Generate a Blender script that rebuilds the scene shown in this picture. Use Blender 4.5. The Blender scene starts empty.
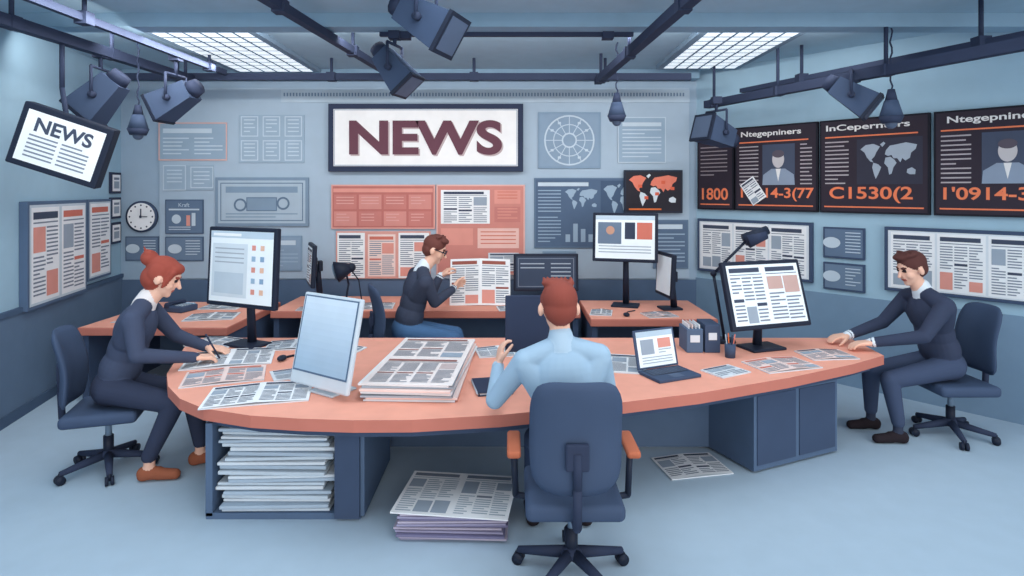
import bpy, bmesh, math, random
import numpy as np
from mathutils import Vector, Matrix

random.seed(7)
SC = bpy.context.scene
V = Vector
UP = V((0, 0, 1))

# ------------------------------------------------------------------ materials
_m = {}
def lin(c):
    c = c / 255.0
    return c / 12.92 if c <= 0.04045 else ((c + 0.055) / 1.055) ** 2.4
def mat(hexc, rough=0.75, emis=0.0, noise=0.0, metal=0.0, scale=6.0):
    key = (hexc, rough, emis, noise, metal)
    if key in _m: return _m[key]
    r, g, b = [lin(int(hexc[i:i + 2], 16)) for i in (0, 2, 4)]
    m = bpy.data.materials.new('mat_' + hexc)
    m.use_nodes = True
    nt = m.node_tree
    bs = nt.nodes['Principled BSDF']
    bs.inputs['Base Color'].default_value = (r, g, b, 1)
    bs.inputs['Roughness'].default_value = rough
    bs.inputs['Metallic'].default_value = metal
    bs.inputs['Specular IOR Level'].default_value = 0.2
    n = noise if noise else 0.03
    tc = nt.nodes.new('ShaderNodeTexCoord')
    nz = nt.nodes.new('ShaderNodeTexNoise'); nz.inputs['Scale'].default_value = scale
    rp = nt.nodes.new('ShaderNodeValToRGB')
    rp.color_ramp.elements[0].position = 0.3; rp.color_ramp.elements[1].position = 0.7
    rp.color_ramp.elements[0].color = (r * (1 - n), g * (1 - n), b * (1 - n), 1)
    rp.color_ramp.elements[1].color = (min(1, r * (1 + n)), min(1, g * (1 + n)), min(1, b * (1 + n)), 1)
    nt.links.new(tc.outputs['Object'], nz.inputs['Vector'])
    nt.links.new(nz.outputs['Fac'], rp.inputs['Fac'])
    nt.links.new(rp.outputs['Color'], bs.inputs['Base Color'])
    if emis:
        bs.inputs['Emission Color'].default_value = (r, g, b, 1)
        bs.inputs['Emission Strength'].default_value = emis
    _m[key] = m
    return m

NAVY = mat('323B52'); NAVY2 = mat('42516B'); SLATE = mat('586C87'); SLATE2 = mat('7389A0')
BLACK = mat('232A3B', 0.5); CORAL = mat('F0A791', 0.7, noise=0.04); CORALD = mat('C67868', 0.7)
PAPER = mat('F0F1F3', 0.9); PAPER2 = mat('DCE2E8', 0.9); PINKP = mat('F0D6CF', 0.9)
INK = mat('7E8796', 0.9); INKD = mat('474F62', 0.9); INKL = mat('A9B4C0', 0.9); PHOTO = mat('9DA9B7', 0.9)
RED = mat('D27767', 0.8); REDL = mat('E0998C', 0.8); ORG = mat('E8763C', 0.7)
WALL = mat('A3C2D4', 0.9, noise=0.02); WALLB = mat('9DB2C5', 0.9, noise=0.02); PANELW = mat('AABCCC', 0.9, noise=0.02)
LINEW = mat('C6D4DF', 0.9); STEEL = mat('C8D3DC', 0.4)
SCR = mat('E9F1F6', 0.4, emis=0.1); SCRB = mat('9FBAD0', 0.35, emis=0.1); SCRD = mat('39465C', 0.35)

# ------------------------------------------------------------------ mesh builder
def fmat(o, x, y):
    x = V(x).normalized(); y = V(y).normalized(); z = x.cross(y)
    M = Matrix.Identity(4)
    for i in range(3):
        M[i][0] = x[i]; M[i][1] = y[i]; M[i][2] = z[i]; M[i][3] = o[i]
    return M
def zrot(d):
    d = V(d).normalized()
    return d.to_track_quat('Z', 'Y').to_matrix().to_4x4()

class MB:
    def __init__(s):
        s.bm = bmesh.new(); s.mats = []; s.M = Matrix.Identity(4)
    def mi(s, m):
        if m not in s.mats: s.mats.append(m)
        return s.mats.index(m)
    def merge(s, tb, m, smooth=False):
        idx = s.mi(m)
        for f in tb.faces: f.material_index = idx; f.smooth = smooth
        tb.transform(s.M)
        me = bpy.data.meshes.new('t'); tb.to_mesh(me); tb.free()
        s.bm.from_mesh(me); bpy.data.meshes.remove(me)
    def box(s, c, size, m, rot=None, bev=0, seg=2, smooth=False):
        tb = bmesh.new(); bmesh.ops.create_cube(tb, size=1)
        bmesh.ops.scale(tb, vec=size, verts=tb.verts)
        if bev: bmesh.ops.bevel(tb, geom=tb.edges[:], offset=bev, segments=seg, affect='EDGES', profile=0.5)
        if rot is not None:
            R = rot if isinstance(rot, Matrix) else Matrix.Rotation(rot, 4, 'Z')
            tb.transform(R)
        tb.transform(Matrix.Translation(c)); s.merge(tb, m, smooth)
    def cyl(s, a, b, r0, r1, m, seg=16, smooth=True, twist=0):
        a = V(a); b = V(b); d = b - a
        tb = bmesh.new()
        bmesh.ops.create_cone(tb, cap_ends=True, segments=seg, radius1=r0, radius2=r1, depth=d.length)
        tb.transform(Matrix.Rotation(twist, 4, 'Z'))
        tb.transform(Matrix.Translation((a + b) / 2) @ zrot(d)); s.merge(tb, m, smooth and seg > 6)
    def ell(s, c, r, m, R=None, seg=20):
        tb = bmesh.new(); bmesh.ops.create_uvsphere(tb, u_segments=seg, v_segments=seg // 2, radius=1)
        bmesh.ops.scale(tb, vec=r, verts=tb.verts)
        if R is not None: tb.transform(R)
        tb.transform(Matrix.Translation(c)); s.merge(tb, m, True)
    def tube(s, pts, r, m, seg=8):
        for i in range(len(pts) - 1):
            s.cyl(pts[i], pts[i + 1], r, r, m, seg, True)
            if i: s.ell(pts[i], (r, r, r), m, seg=8)
    def beam(s, a, b, w, h, m):
        a = V(a); b = V(b); d = (b - a)
        x = d.normalized(); side = x.cross(UP).normalized()
        M = fmat((a + b) / 2, x, -side)
        tb = bmesh.new(); bmesh.ops.create_cube(tb, size=1)
        bmesh.ops.scale(tb, vec=(d.length, w, h), verts=tb.verts)
        tb.transform(M); s.merge(tb, m)
    def face(s, pts, m):
        vs = [s.bm.verts.new(s.M @ V(p)) for p in pts]
        try: f = s.bm.faces.new(vs)
        except ValueError: return
        f.material_index = s.mi(m)
    def rect(s, x0, y0, x1, y1, m, z=0.0, fn=None):
        P = [(x0, y0), (x1, y0), (x1, y1), (x0, y1)]
        s.face([(x, y, z + (fn(x, y) if fn else 0)) for x, y in P], m)
    def disc(s, x, y, r, m, z, n=28, ry=None, a0=0, a1=2 * math.pi):
        ry = ry or r
        s.face([(x + r * math.cos(a0 + (a1 - a0) * i / n), y + ry * math.sin(a0 + (a1 - a0) * i / n), z) for i in range(n)], m)
    def ring(s, x, y, r0, r1, m, z, n=32):
        for i in range(n):
            a = 2 * math.pi * i / n; b = 2 * math.pi * (i + 1) / n
            s.face([(x + r0 * math.cos(a), y + r0 * math.sin(a), z), (x + r1 * math.cos(a), y + r1 * math.sin(a), z),
                    (x + r1 * math.cos(b), y + r1 * math.sin(b), z), (x + r0 * math.cos(b), y + r0 * math.sin(b), z)], m)
    def outline(s, x0, y0, x1, y1, t, m, z):
        s.rect(x0, y0, x1, y0 + t, m, z); s.rect(x0, y1 - t, x1, y1, m, z)
        s.rect(x0, y0 + t, x0 + t, y1 - t, m, z); s.rect(x1 - t, y0 + t, x1, y1 - t, m, z)
    def prism(s, pts, z0, z1, mt, ms):
        s.face([(x, y, z1) for x, y in pts], mt)
        s.face([(x, y, z0) for x, y in reversed(pts)], ms)
        n = len(pts)
        for i in range(n):
            a = pts[i]; b = pts[(i + 1) % n]
            s.face([(a[0], a[1], z0), (b[0], b[1], z0), (b[0], b[1], z1), (a[0], a[1], z1)], ms)
    def text(s, body, x, y, h, m, z=0.002, width=None, bold=0.0, ext=0.0):
        c = bpy.data.curves.new('t', 'FONT'); c.body = body; c.align_x = 'CENTER'; c.align_y = 'CENTER'
        c.size = 1; c.offset = bold; c.extrude = ext
        o = bpy.data.objects.new('t', c); SC.collection.objects.link(o)
        dg = bpy.context.evaluated_depsgraph_get()
        me = bpy.data.meshes.new_from_object(o.evaluated_get(dg))
        co = np.array([v.co[:] for v in me.vertices])
        lo = co.min(0); hi = co.max(0)
        sy = h / (hi[1] - lo[1]); sx = (width / (hi[0] - lo[0])) if width else sy
        cx = (lo[0] + hi[0]) / 2; cy = (lo[1] + hi[1]) / 2
        tb = bmesh.new(); tb.from_mesh(me)
        tb.transform(Matrix.Translation((x, y, z)) @ Matrix.Diagonal((sx, sy, 1, 1)) @ Matrix.Translation((-cx, -cy, 0)))
        bpy.data.objects.remove(o); bpy.data.curves.remove(c); bpy.data.meshes.remove(me)
        s.merge(tb, m)
    def obj(s, name, M=None, parent=None):
        me = bpy.data.meshes.new(name); s.bm.to_mesh(me); s.bm.free()
        for m in s.mats: me.materials.append(m)
        o = bpy.data.objects.new(name, me); SC.collection.objects.link(o)
        if M is not None: o.matrix_world = M
        if parent is not None:
            o.parent = parent
        return o

CONT = [[(.03,.80),(.12,.90),(.25,.92),(.36,.85),(.30,.72),(.27,.62),(.22,.55),(.25,.48),(.20,.50),(.14,.60),(.10,.72)],
 [(.25,.47),(.33,.43),(.38,.36),(.34,.22),(.29,.08),(.26,.2),(.23,.36)],
 [(.45,.58),(.53,.60),(.60,.52),(.63,.45),(.58,.35),(.55,.2),(.51,.18),(.49,.35),(.43,.45)],
 [(.44,.66),(.46,.76),(.52,.86),(.62,.88),(.78,.92),(.95,.86),(.93,.76),(.86,.68),(.84,.56),(.77,.50),(.72,.56),(.69,.46),(.64,.56),(.58,.56),(.55,.64),(.49,.62)],
 [(.80,.30),(.87,.34),(.93,.28),(.92,.18),(.84,.18),(.79,.22)],
 [(.36,.9),(.42,.96),(.45,.92),(.40,.84)]]
def worldmap(mb, x0, y0, x1, y1, m, z, m2=None):
    for k, p in enumerate(CONT):
        mb.face([(x0 + a * (x1 - x0), y0 + b * (y1 - y0), z) for a, b in p], m2 if (m2 and k in (0, 3)) else m)

def lines(mb, x0, y0, x1, y1, m, z, sp=0.024, th=0.010, fn=None, rnd=None):
    rnd = rnd or random
    y = y1
    while y - th > y0:
        xe = x1 if rnd.random() > .2 else x0 + (x1 - x0) * rnd.uniform(.5, .9)
        mb.rect(x0, y - th, xe, y, m, z, fn); y -= sp
def page(mb, x0, y0, x1, y1, z, seed=0, cols=3, ink=None, inkd=None, photo=None, head=True, fn=None, sp=0.026):
    r = random.Random(seed)
    ink = ink or INK; inkd = inkd or INKD; photo = photo or PHOTO
    w = x1 - x0; h = y1 - y0; mx = w * .06
    x0 += mx; x1 -= mx; y0 += h * .04; y1 -= h * .05
    if head:
        hh = h * .075
        mb.rect(x0, y1 - hh, x1 - w * .1 * r.random(), y1, inkd, z, fn)
        mb.rect(x0, y1 - hh * 1.6, x1, y1 - hh * 1.4, ink, z, fn)
        y1 -= hh * 2.1
    g = w * .035; cw = (x1 - x0 - g * (cols - 1)) / cols
    pc = r.randrange(cols)
    for c in range(cols):
        a = x0 + c * (cw + g); b = a + cw; top = y1
        if c == pc or r.random() < .3:
            ph = (y1 - y0) * r.uniform(.22, .4)
            if r.random() < .5:
                mb.rect(a, top - ph, b, top, photo, z, fn); top -= ph + sp
                lines(mb, a, y0, b, top, ink, z, sp, sp * .42, fn, r)
            else:
                lines(mb, a, y0 + ph + sp, b, top, ink, z, sp, sp * .42, fn, r)
                mb.rect(a, y0, b, y0 + ph, photo, z, fn)
        else:
            k = y0 + (y1 - y0) * r.uniform(.4, .6)
            lines(mb, a, k + sp, b, top, ink, z, sp, sp * .42, fn, r)
            mb.rect(a, k - sp * .6, b, k + sp * .3, inkd, z, fn)
            lines(mb, a, y0, b, k - sp * 1.4, ink, z, sp, sp * .42, fn, r)

# ------------------------------------------------------------------ room
CEIL = 3.68
LN = V((-3.35, 0, 0)); LF = V((-5.15, 7.9, 0))
RF = V((2.43, 7.9, 0)); RN = V((9.09, 0.55, 0))
def wall(name, a, b, z0, z1, m, t=0.12):
    mb = MB(); d = (b - a).normalized(); out = d.cross(UP) * -1
    p = [a, b, b + out * t, a + out * t]
    mb.prism([(q.x, q.y) for q in p], z0, z1, m, m)
    return mb.obj(name)
wall('wall_left', LN, LF, 0, CEIL, WALL)
wall('wall_back', LF, RF, 0, CEIL, WALLB)
wall('wall_right', RF, RN, 0, CEIL, WALL)
mb = MB(); mb.prism([(-6, -1), (9.8, -1), (9.8, 8.1), (-6, 8.1)], -0.1, 0, mat('AFC3D3', 0.9, noise=0.02), SLATE); mb.obj('floor')
CE = mat('A3BFD0', .9)
mb = MB(); mb.prism([(-6, 0), (9.8, 0), (9.8, 8.1), (-6, 8.1)], CEIL, CEIL + .1, CE, CE); mb.obj('ceiling')
ld = (LF - LN).normalized(); ln = V((ld.y, -ld.x, 0))
LM = lambda u, z, off=0.0: fmat(V((-4.57, 5.36, z)) + ld * u + ln * off, ld, UP)
def strip(name, a, b, z0, z1, inward, t, m):
    mb = MB(); p = [a, b, b + inward * t, a + inward * t]
    mb.prism([(q.x, q.y) for q in p], z0, z1, m, m); return mb.obj(name)
strip('trim_1', LN, LF, 0.1, 0.98, ln, .02, mat('667A92', .85))
strip('trim_2', LN, LF, 0.98, 1.03, ln, .035, mat('4E617A', .85))
strip('baseboard_left', LN, LF, 0, .1, ln, .035, mat('4E617A', .85))
rn = V((-.741, -.6715, 0)).normalized(); rd = V((.6715, -.741, 0)).normalized()
RM = lambda u, z, off=0.0: fmat(RF + UP * z + rd * u + rn * off, rd, UP)
strip('trim_3', RF, RN, 0, .98, rn, .02, mat('7C96AE', .85))
strip('baseboard_back', V((-5.15, 7.9, 0)), V((2.43, 7.9, 0)), 0, .95, V((0, -1, 0)), .02, SLATE)
mb = MB()
mb.box((-1.15, 7.885, 2.22), (6.95, .03, 2.5), PANELW)
mb.box((-.35, 7.865, 3.36), (5.35, .02, .16), mat('B5C5D2', .9))
for i in range(130):
    x = -2.98 + i * .0405
    mb.box((x, 7.853, 3.38), (.018, .008, .045), mat('7389A0', .9))
mb.obj('trim_4')
BY = 7.87
BM = lambda x, z, off=0.0: fmat((x, BY - off, z), (1, 0, 0), (0, 0, 1))

def board(name, M, w, h, bg, frame=None, ft=.03, depth=.03, content=None):
    mb = MB(); mb.box((0, 0, depth / 2), (w, h, depth), frame or bg, bev=.004)
    z = depth + .002
    if frame: mb.rect(-w / 2 + ft, -h / 2 + ft, w / 2 - ft, h / 2 - ft, bg, z)
    if content: content(mb, w, h, z + .002)
    return mb.obj(name, M)

# NEWS sign
def news(mb, w, h, z):
    mb.outline(-w/2+.075, -h/2+.075, w/2-.075, h/2-.075, .012, INKL, z)
    mb.text('NEWS', .018, -.018, .45, mat('C3B1B2', .9), z + .003, width=1.98, bold=.035)
    mb.text('NEWS', 0, 0, .45, mat('6B4551', .8), z + .009, width=1.98, bold=.035)
board('news_sign', BM(-1.12, 2.81), 2.53, .88, mat('F4F2F1', .8), NAVY, .07, .09, news)

BLP2 = mat('869CB1', .9); BLD = mat('667B92', .9)
def c_outline(mb, w, h, z):
    mb.outline(-w/2, -h/2, w/2, h/2, .018, mat('D9B1AA', .9), z)
    mb.rect(-w/2+.06, h/2-.14, w/2-.2, h/2-.08, LINEW, z)
    lines(mb, -w/2+.06, -h/2+.06, -.05, h/2-.2, LINEW, z, .05, .016)
    lines(mb, .02, -h/2+.06, w/2-.06, h/2-.2, LINEW, z, .05, .016)
board('wall_poster', BM(-4.18, 2.765), .9, .5, mat('99AEC1', .9), depth=.012, content=c_outline)
def c_grid(mb, w, h, z):
    for i in range(3):
        for j in range(2):
            x = -w/2 + w/3*i + .03; y = -h/2 + h/2*j + .03
            mb.outline(x, y, x + w/3 - .06, y + h/2 - .05, .012, LINEW, z)
            lines(mb, x+.04, y+.05, x + w/3 - .10, y + h/2 - .09, LINEW, z, .05, .014)
board('storyboard_chart', BM(-3.15, 2.8), .86, .63, mat('9DB1C3', .9), depth=.012, content=c_grid)
def c_small(mb, w, h, z):
    mb.outline(-w/2, -h/2, -.03, h/2, .012, LINEW, z); mb.outline(.03, -h/2+.03, w/2, h/2-.02, .012, LINEW, z)
    lines(mb, -w/2+.05, -h/2+.06, -.08, h/2-.06, LINEW, z, .05, .014)
    lines(mb, .07, -h/2+.08, w/2-.05, h/2-.08, LINEW, z, .05, .014)
board('wall_poster', BM(-4.24, 2.29), .66, .33, mat('9DB1C3', .9), depth=.012, content=c_small)
def c_D(mb, w, h, z):
    mb.outline(-w/2+.07, -h/2+.07, w/2-.07, h/2-.07, .012, BLD, z)
    mb.rect(-w/2+.14, h/2-.2, w/2-.14, h/2-.12, BLP2, z)
    mb.ring(-.28, -.04, .06, .085, BLD, z); mb.ring(.28, -.02, .06, .085, BLD, z)
    mb.rect(-.2, -.12, .2, .06, BLP2, z); mb.outline(-.2, -.12, .2, .06, .012, BLD, z + .001)
    lines(mb, -w/2+.14, -h/2+.11, w/2-.14, -.15, BLP2, z, .04, .014)
board('framed_front_page', BM(-3.27, 1.975), 1.22, .64, mat('AEBFCD', .9), mat('7F94A9', .9), .04, .03, c_D)
def c_E(mb, w, h, z):
    mb.rect(-w/2+.03, h/2-.1, w/2-.03, h/2-.05, REDL, z)
    for i in range(4):
        for j in range(2):
            x = -w/2+.04 + i*(w-.06)/4; y = -h/2+.04 + j*.22
            mb.rect(x, y, x+(w-.06)/4-.03, y+.19, mat('C98078' if (i+j) % 2 else 'D48F86', .85), z)
            lines(mb, x+.03, y+.03, x+.2+.06*((i*3+j) % 3), y+.16, mat('DDA59D', .9), z+.001, .04, .012)
board('planning_board', BM(-1.685, 1.91), 1.36, .58, mat('BF736C', .85), mat('E0A69B', .8), .02, .03, c_E)
def c_F(mb, w, h, z):
    mb.rect(-.52, .08, .12, .52, PAPER, z); page(mb, -.52, .08, .12, .52, z+.002, 5, 3)
    mb.rect(.18, .1, .52, .3, mat('C98078', .85), z); mb.rect(.18, .34, .52, .52, REDL, z)
    lines(mb, .22, .13, .48, .28, REDL, z+.001, .04, .012); lines(mb, .22, .37, .48, .5, RED, z+.001, .04, .012)
    mb.rect(-.52, -.2, -.1, .02, REDL, z); mb.rect(-.04, -.24, .5, .02, mat('EBC0B6', .9), z)
    lines(mb, 0, -.2, .46, -.02, RED, z+.001, .05, .014); mb.rect(.1, -.54, .5, -.3, PAPER2, z); page(mb, .1, -.54, .5, -.3, z+.002, 6, 2)
board('pin_board', BM(-.41, 1.61), 1.16, 1.18, mat('D18A80', .85), mat('E5B4AA', .8), .02, .03, c_F)
def c_G(mb, w, h, z):
    for k, (x0, x1, c) in enumerate([(-.6, -.24, PAPER), (-.2, .16, PINKP), (.2, .6, PAPER)]):
        dy = .02 * (k % 2)
        mb.rect(x0, -.3 + dy, x1, .29 - dy, c, z); page(mb, x0, -.3 + dy, x1, .29 - dy, z+.002, 20+k, 2, inkd=RED if k == 1 else INKD, photo=REDL)
board('pinned_newspapers', BM(-1.685, 1.28), 1.24, .62, mat('DDA196', .85), depth=.02, content=c_G)
def c_H(mb, w, h, z):
    mb.ring(0, 0, .31, .33, LINEW, z); mb.ring(0, 0, .2, .212, LINEW, z); mb.ring(0, 0, .08, .1, LINEW, z)
    for i in range(12):
        a = i*math.pi/6
        c, s_ = math.cos(a), math.sin(a)
        mb.face([(c*.1-s_*.005, s_*.1+c*.005, z), (c*.1+s_*.005, s_*.1-c*.005, z), (c*.31+s_*.005, s_*.31-c*.005, z), (c*.31-s_*.005, s_*.31+c*.005, z)], LINEW)
        if i % 3: mb.rect(c*.26-.02, s_*.26-.015, c*.26+.02, s_*.26+.015, LINEW, z + .001)
board('wheel_chart', BM(.75, 2.78), .82, .74, mat('8BA0B5', .9), BLP2, .03, .02, c_H)
def c_I(mb, w, h, z):
    mb.outline(-w/2, -h/2, w/2, h/2, .012, LINEW, z)
    mb.rect(-w/2+.06, h/2-.12, w/2-.06, h/2-.07, LINEW, z)
    lines(mb, -w/2+.06, -h/2+.06, w/2-.06, h/2-.16, LINEW, z, .05, .014)
board('wall_poster', BM(1.7, 2.785), .63, .6, mat('99AEC1', .9), depth=.012, content=c_I)
MAPL = mat('9DB2C5', .9)
def c_J(mb, w, h, z):
    mb.rect(-w/2+.05, h/2-.11, -.04, h/2-.06, LINEW, z)
    lines(mb, -w/2+.05, 0, -.4, h/2-.16, MAPL, z, .045, .014)
    worldmap(mb, -.36, .02, .1, h/2-.12, MAPL, z)
    lines(mb, -w/2+.05, -h/2+.05, -.4, -.05, MAPL, z, .045, .014)
    for i in range(4): mb.rect(-.34+i*.1, -.38, -.28+i*.1, -.38+.1+.07*((i*5) % 3), MAPL, z)
    mb.rect(.12, -h/2+.06, w/2-.05, .42, mat('4B5D76', .9), z); worldmap(mb, .14, -.05, w/2-.07, .4, MAPL, z+.001); lines(mb, .17, -.36, w/2-.1, -.1, MAPL, z+.001, .045, .014)
board('infographic_board', BM(1.04, 1.83), 1.5, .92, mat('576A84', .85), BLD, .02, .02, c_J)
def c_K(mb, w, h, z):
    worldmap(mb, -w/2+.04, -h/2+.05, w/2-.04, h/2-.03, mat('D8E0E6', .8), z, mat('E8826C', .8))
    for (x, y) in ((-.2, .05), (.1, .1), (.22, .02), (.02, -.05), (-.12, -.1)): mb.rect(x, y, x+.05, y+.04, mat('E0674C', .8), z+.002)
    mb.rect(-w/2+.06, -h/2+.04, .1, -h/2+.06, ORG, z)
board('world_map_screen', BM(1.84, 2.11, .03), .76, .56, mat('2A2730', .6), BLACK, .025, .04, c_K)
def c_O(mb, w, h, z):
    mb.rect(-w/2+.05, h/2-.12, w/2-.08, h/2-.06, LINEW, z); lines(mb, -w/2+.05, -h/2+.06, w/2-.05, h/2-.18, MAPL, z, .05, .016)
board('wall_poster', BM(2.08, 1.42), .46, .64, mat('5D7089', .85), BLD, .02, .02, c_O)
board('wall_poster', BM(-3.0, 1.3), .5, .46, mat('8BA0B5', .85), BLP2, .02, .02, c_O)
board('wall_poster', BM(.62, 1.16), .44, .34, mat('7A8FA6', .85), BLP2, .02, .02, c_O)
def c_L(mb, w, h, z):
    mb.text('Kraft', 0, h/2-.07, .05, LINEW, z); mb.rect(-w/2+.05, h/2-.14, w/2-.05, h/2-.12, LINEW, z)
    mb.disc(-.1, -.03, .06, LINEW, z); mb.rect(.03, -.12, .08, .02, REDL, z); mb.rect(.1, -.12, .15, .05, LINEW, z)
    lines(mb, -w/2+.05, -h/2+.04, w/2-.05, -.13, LINEW, z, .03, .01)
board('wall_poster', BM(-4.29, 1.78), .5, .45, mat('647891', .85), mat('51637C', .9), .015, .02, c_L)
def c_M(mb, w, h, z):
    mb.disc(-.12, 0, .09, LINEW, z, ry=.06); lines(mb, .02, -h/2+.05, w/2-.04, h/2-.05, LINEW, z, .035, .01)
board('wall_poster', BM(-4.29, 1.36), .5, .32, mat('6E8299', .85), mat('51637C', .9), .015, .02, c_M)
board('wall_poster', fmat((-4.86, 7.9, 1.36), (1, 0, 0), (0, 0, 1)), .44, .32, mat('697D95', .85), mat('51637C', .9), .015, .02, c_M)
# clock
mb = MB()
mb.cyl((0, 0, 0), (0, 0, .04), .205, .205, NAVY2, 40); mb.disc(0, 0, .18, PAPER, .042, 40)
for i in range(12):
    a = i*math.pi/6; mb.disc(.15*math.cos(a), .15*math.sin(a), .012, INKD, .044, 8)
mb.box((.0, .05, .048), (.012, .11, .006), NAVY); mb.box((.04, 0, .05), (.09, .012, .006), NAVY); mb.disc(0, 0, .018, NAVY, .055, 12)
mb.obj('wall_clock', fmat((-4.86, 7.9, 1.78), (1, 0, 0), (0, 0, 1)))

# left wall boards
def c_two(mb, w, h, z):
    mb.rect(-w/2+.06, -h/2+.06, -.02, h/2-.06, PAPER, z); page(mb, -w/2+.06, -h/2+.06, -.02, h/2-.06, z+.002, 31, 2, photo=REDL, sp=.04)
    mb.rect(.03, -h/2+.06, w/2-.06, h/2-.06, PAPER, z); page(mb, .03, -h/2+.06, w/2-.06, h/2-.06, z+.002, 33, 2, inkd=RED, sp=.04)
board('newspaper_display_case', LM(.88, 1.5), 1.2, 1.04, mat('C7D3DC', .8), SLATE, .035, .07, c_two)
board('newspaper_display_case', LM(1.84, 1.55), .62, .94, mat('C7D3DC', .8), SLATE, .03, .06,
      lambda mb, w, h, z: (mb.rect(-w/2+.05, -h/2+.05, w/2-.05, h/2-.05, PAPER, z), page(mb, -w/2+.05, -h/2+.05, w/2-.05, h/2-.05, z+.002, 35, 2, inkd=RED, photo=REDL, sp=.04)))
for i, zc in enumerate((2.22, 1.9, 1.58)):
    board('picture_frame', LM(2.38, zc), .3, .27, PAPER, NAVY, .03, .03, lambda mb, w, h, z: (mb.rect(-.08, -.07, .08, .02, PHOTO, z), mb.rect(-.08, .04, .08, .07, INK, z)))

# right wall dark panels
DK = mat('352D38', .6); DKF = mat('1B1B25', .6); NUM = mat('F0825A', .6); WT = mat('E9E6E4', .6)
def dkA(mb, w, h, z):
    mb.rect(-w/2+.05, h/2-.15, w/2-.06, h/2-.11, WT, z)
    lines(mb, -w/2+.05, -.12, w/2-.08, h/2-.22, mat('9A8F94', .8), z, .05, .014)
    mb.text('1800', 0, -h/2+.2, .15, NUM, z, width=w-.14, bold=.02); mb.rect(-w/2+.05, -h/2+.06, w/2-.05, -h/2+.075, NUM, z)
def dkB(mb, w, h, z):
    mb.text('Ntegepniners', -.05, h/2-.1, .085, WT, z, width=.72, bold=.02)
    mb.rect(-w/2+.06, h/2-.2, w/2-.1, h/2-.185, NUM, z)
    lines(mb, -w/2+.06, -.2, -w/2+.3, h/2-.24, mat('B5ABAF', .8), z, .045, .014)
    mb.rect(-.14, -.2, .24, .28, mat('4A5266', .7), z)
    mb.face([(-.14, -.2, z+.002), (.24, -.2, z+.002), (.23, -.08, z+.002), (.13, -.01, z+.002), (-.03, -.01, z+.002), (-.13, -.08, z+.002)], mat('8E9BAE', .7))
    mb.face([(.02, -.01, z+.003), (.08, -.01, z+.003), (.05, -.16, z+.003)], WT)
    mb.disc(.05, .1, .07, mat('C9C3C4', .7), z+.004, ry=.1); mb.disc(.05, .165, .07, mat('5D5560', .7), z+.005, ry=.045)
    lines(mb, .3, -.2, w/2-.06, h/2-.24, mat('B5ABAF', .8), z, .045, .014)
    mb.text("1'0914-3(77", .02, -h/2+.2, .16, NUM, z, width=w-.12, bold=.02); mb.rect(-w/2+.05, -h/2+.06, w/2-.05, -h/2+.075, NUM, z)
def dkC(mb, w, h, z):
    mb.text('InCepernters', -.05, h/2-.1, .085, WT, z, width=.8, bold=.02)
    mb.rect(-w/2+.06, h/2-.2, w/2-.1, h/2-.185, NUM, z)
    lines(mb, -w/2+.06, -.2, -w/2+.3, h/2-.24, mat('B5ABAF', .8), z, .045, .014)
    mb.rect(-.14, -.2, w/2-.06, .28, mat('3A3A48', .7), z); worldmap(mb, -.12, -.18, w/2-.08, .26, mat('A7B2BF', .7), z+.002)
    mb.text('C1530(2', -.02, -h/2+.2, .17, NUM, z, width=w-.25, bold=.02); mb.rect(-w/2+.05, -h/2+.06, w/2-.05, -h/2+.075, NUM, z)
board('info_display_panel', RM(.29, 2.39), .5, 1.02, DK, DKF, .02, .05, dkA)
board('info_display_panel', RM(1.05, 2.39), .98, 1.02, DK, DKF, .02, .05, dkB)
board('info_display_panel', RM(2.08, 2.39), 1.04, 1.02, DK, DKF, .02, .05, dkC)
board('info_display_panel', RM(3.15, 2.39), 1.04, 1.02, DK, DKF, .02, .05, dkB)
def c_wide(mb, w, h, z):
    for k in range(3):
        x0 = -w/2+.05+k*(w-.1)/3
        mb.rect(x0+.01, -h/2+.05, x0+(w-.1)/3-.01, h/2-.05, PAPER, z)
        page(mb, x0+.01, -h/2+.05, x0+(w-.1)/3-.01, h/2-.05, z+.002, 40+k, 3, photo=REDL if k == 1 else PHOTO)
board('newspaper_display_case', RM(.76, 1.42), 1.44, .68, PAPER2, NAVY2, .035, .05, c_wide)
board('wall_poster', RM(1.8, 1.55), .42, .34, mat('647891', .85), NAVY2, .02, .03, c_M)
board('wall_poster', RM(1.8, 1.18), .42, .3, mat('6E8299', .85), NAVY2, .02, .03, c_M)
board('newspaper_display_case', RM(2.85, 1.42), 1.3, .66, PAPER2, NAVY2, .035, .05, c_wide)
mb = MB(); mb.rect(-.1, -.15, .1, .15, PAPER); page(mb, -.1, -.15, .1, .15, .002, 3, 2)
mb.obj('pinned_note', RM(.80, 2.12, .066) @ Matrix.Rotation(.6, 4, 'Z'))

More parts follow.
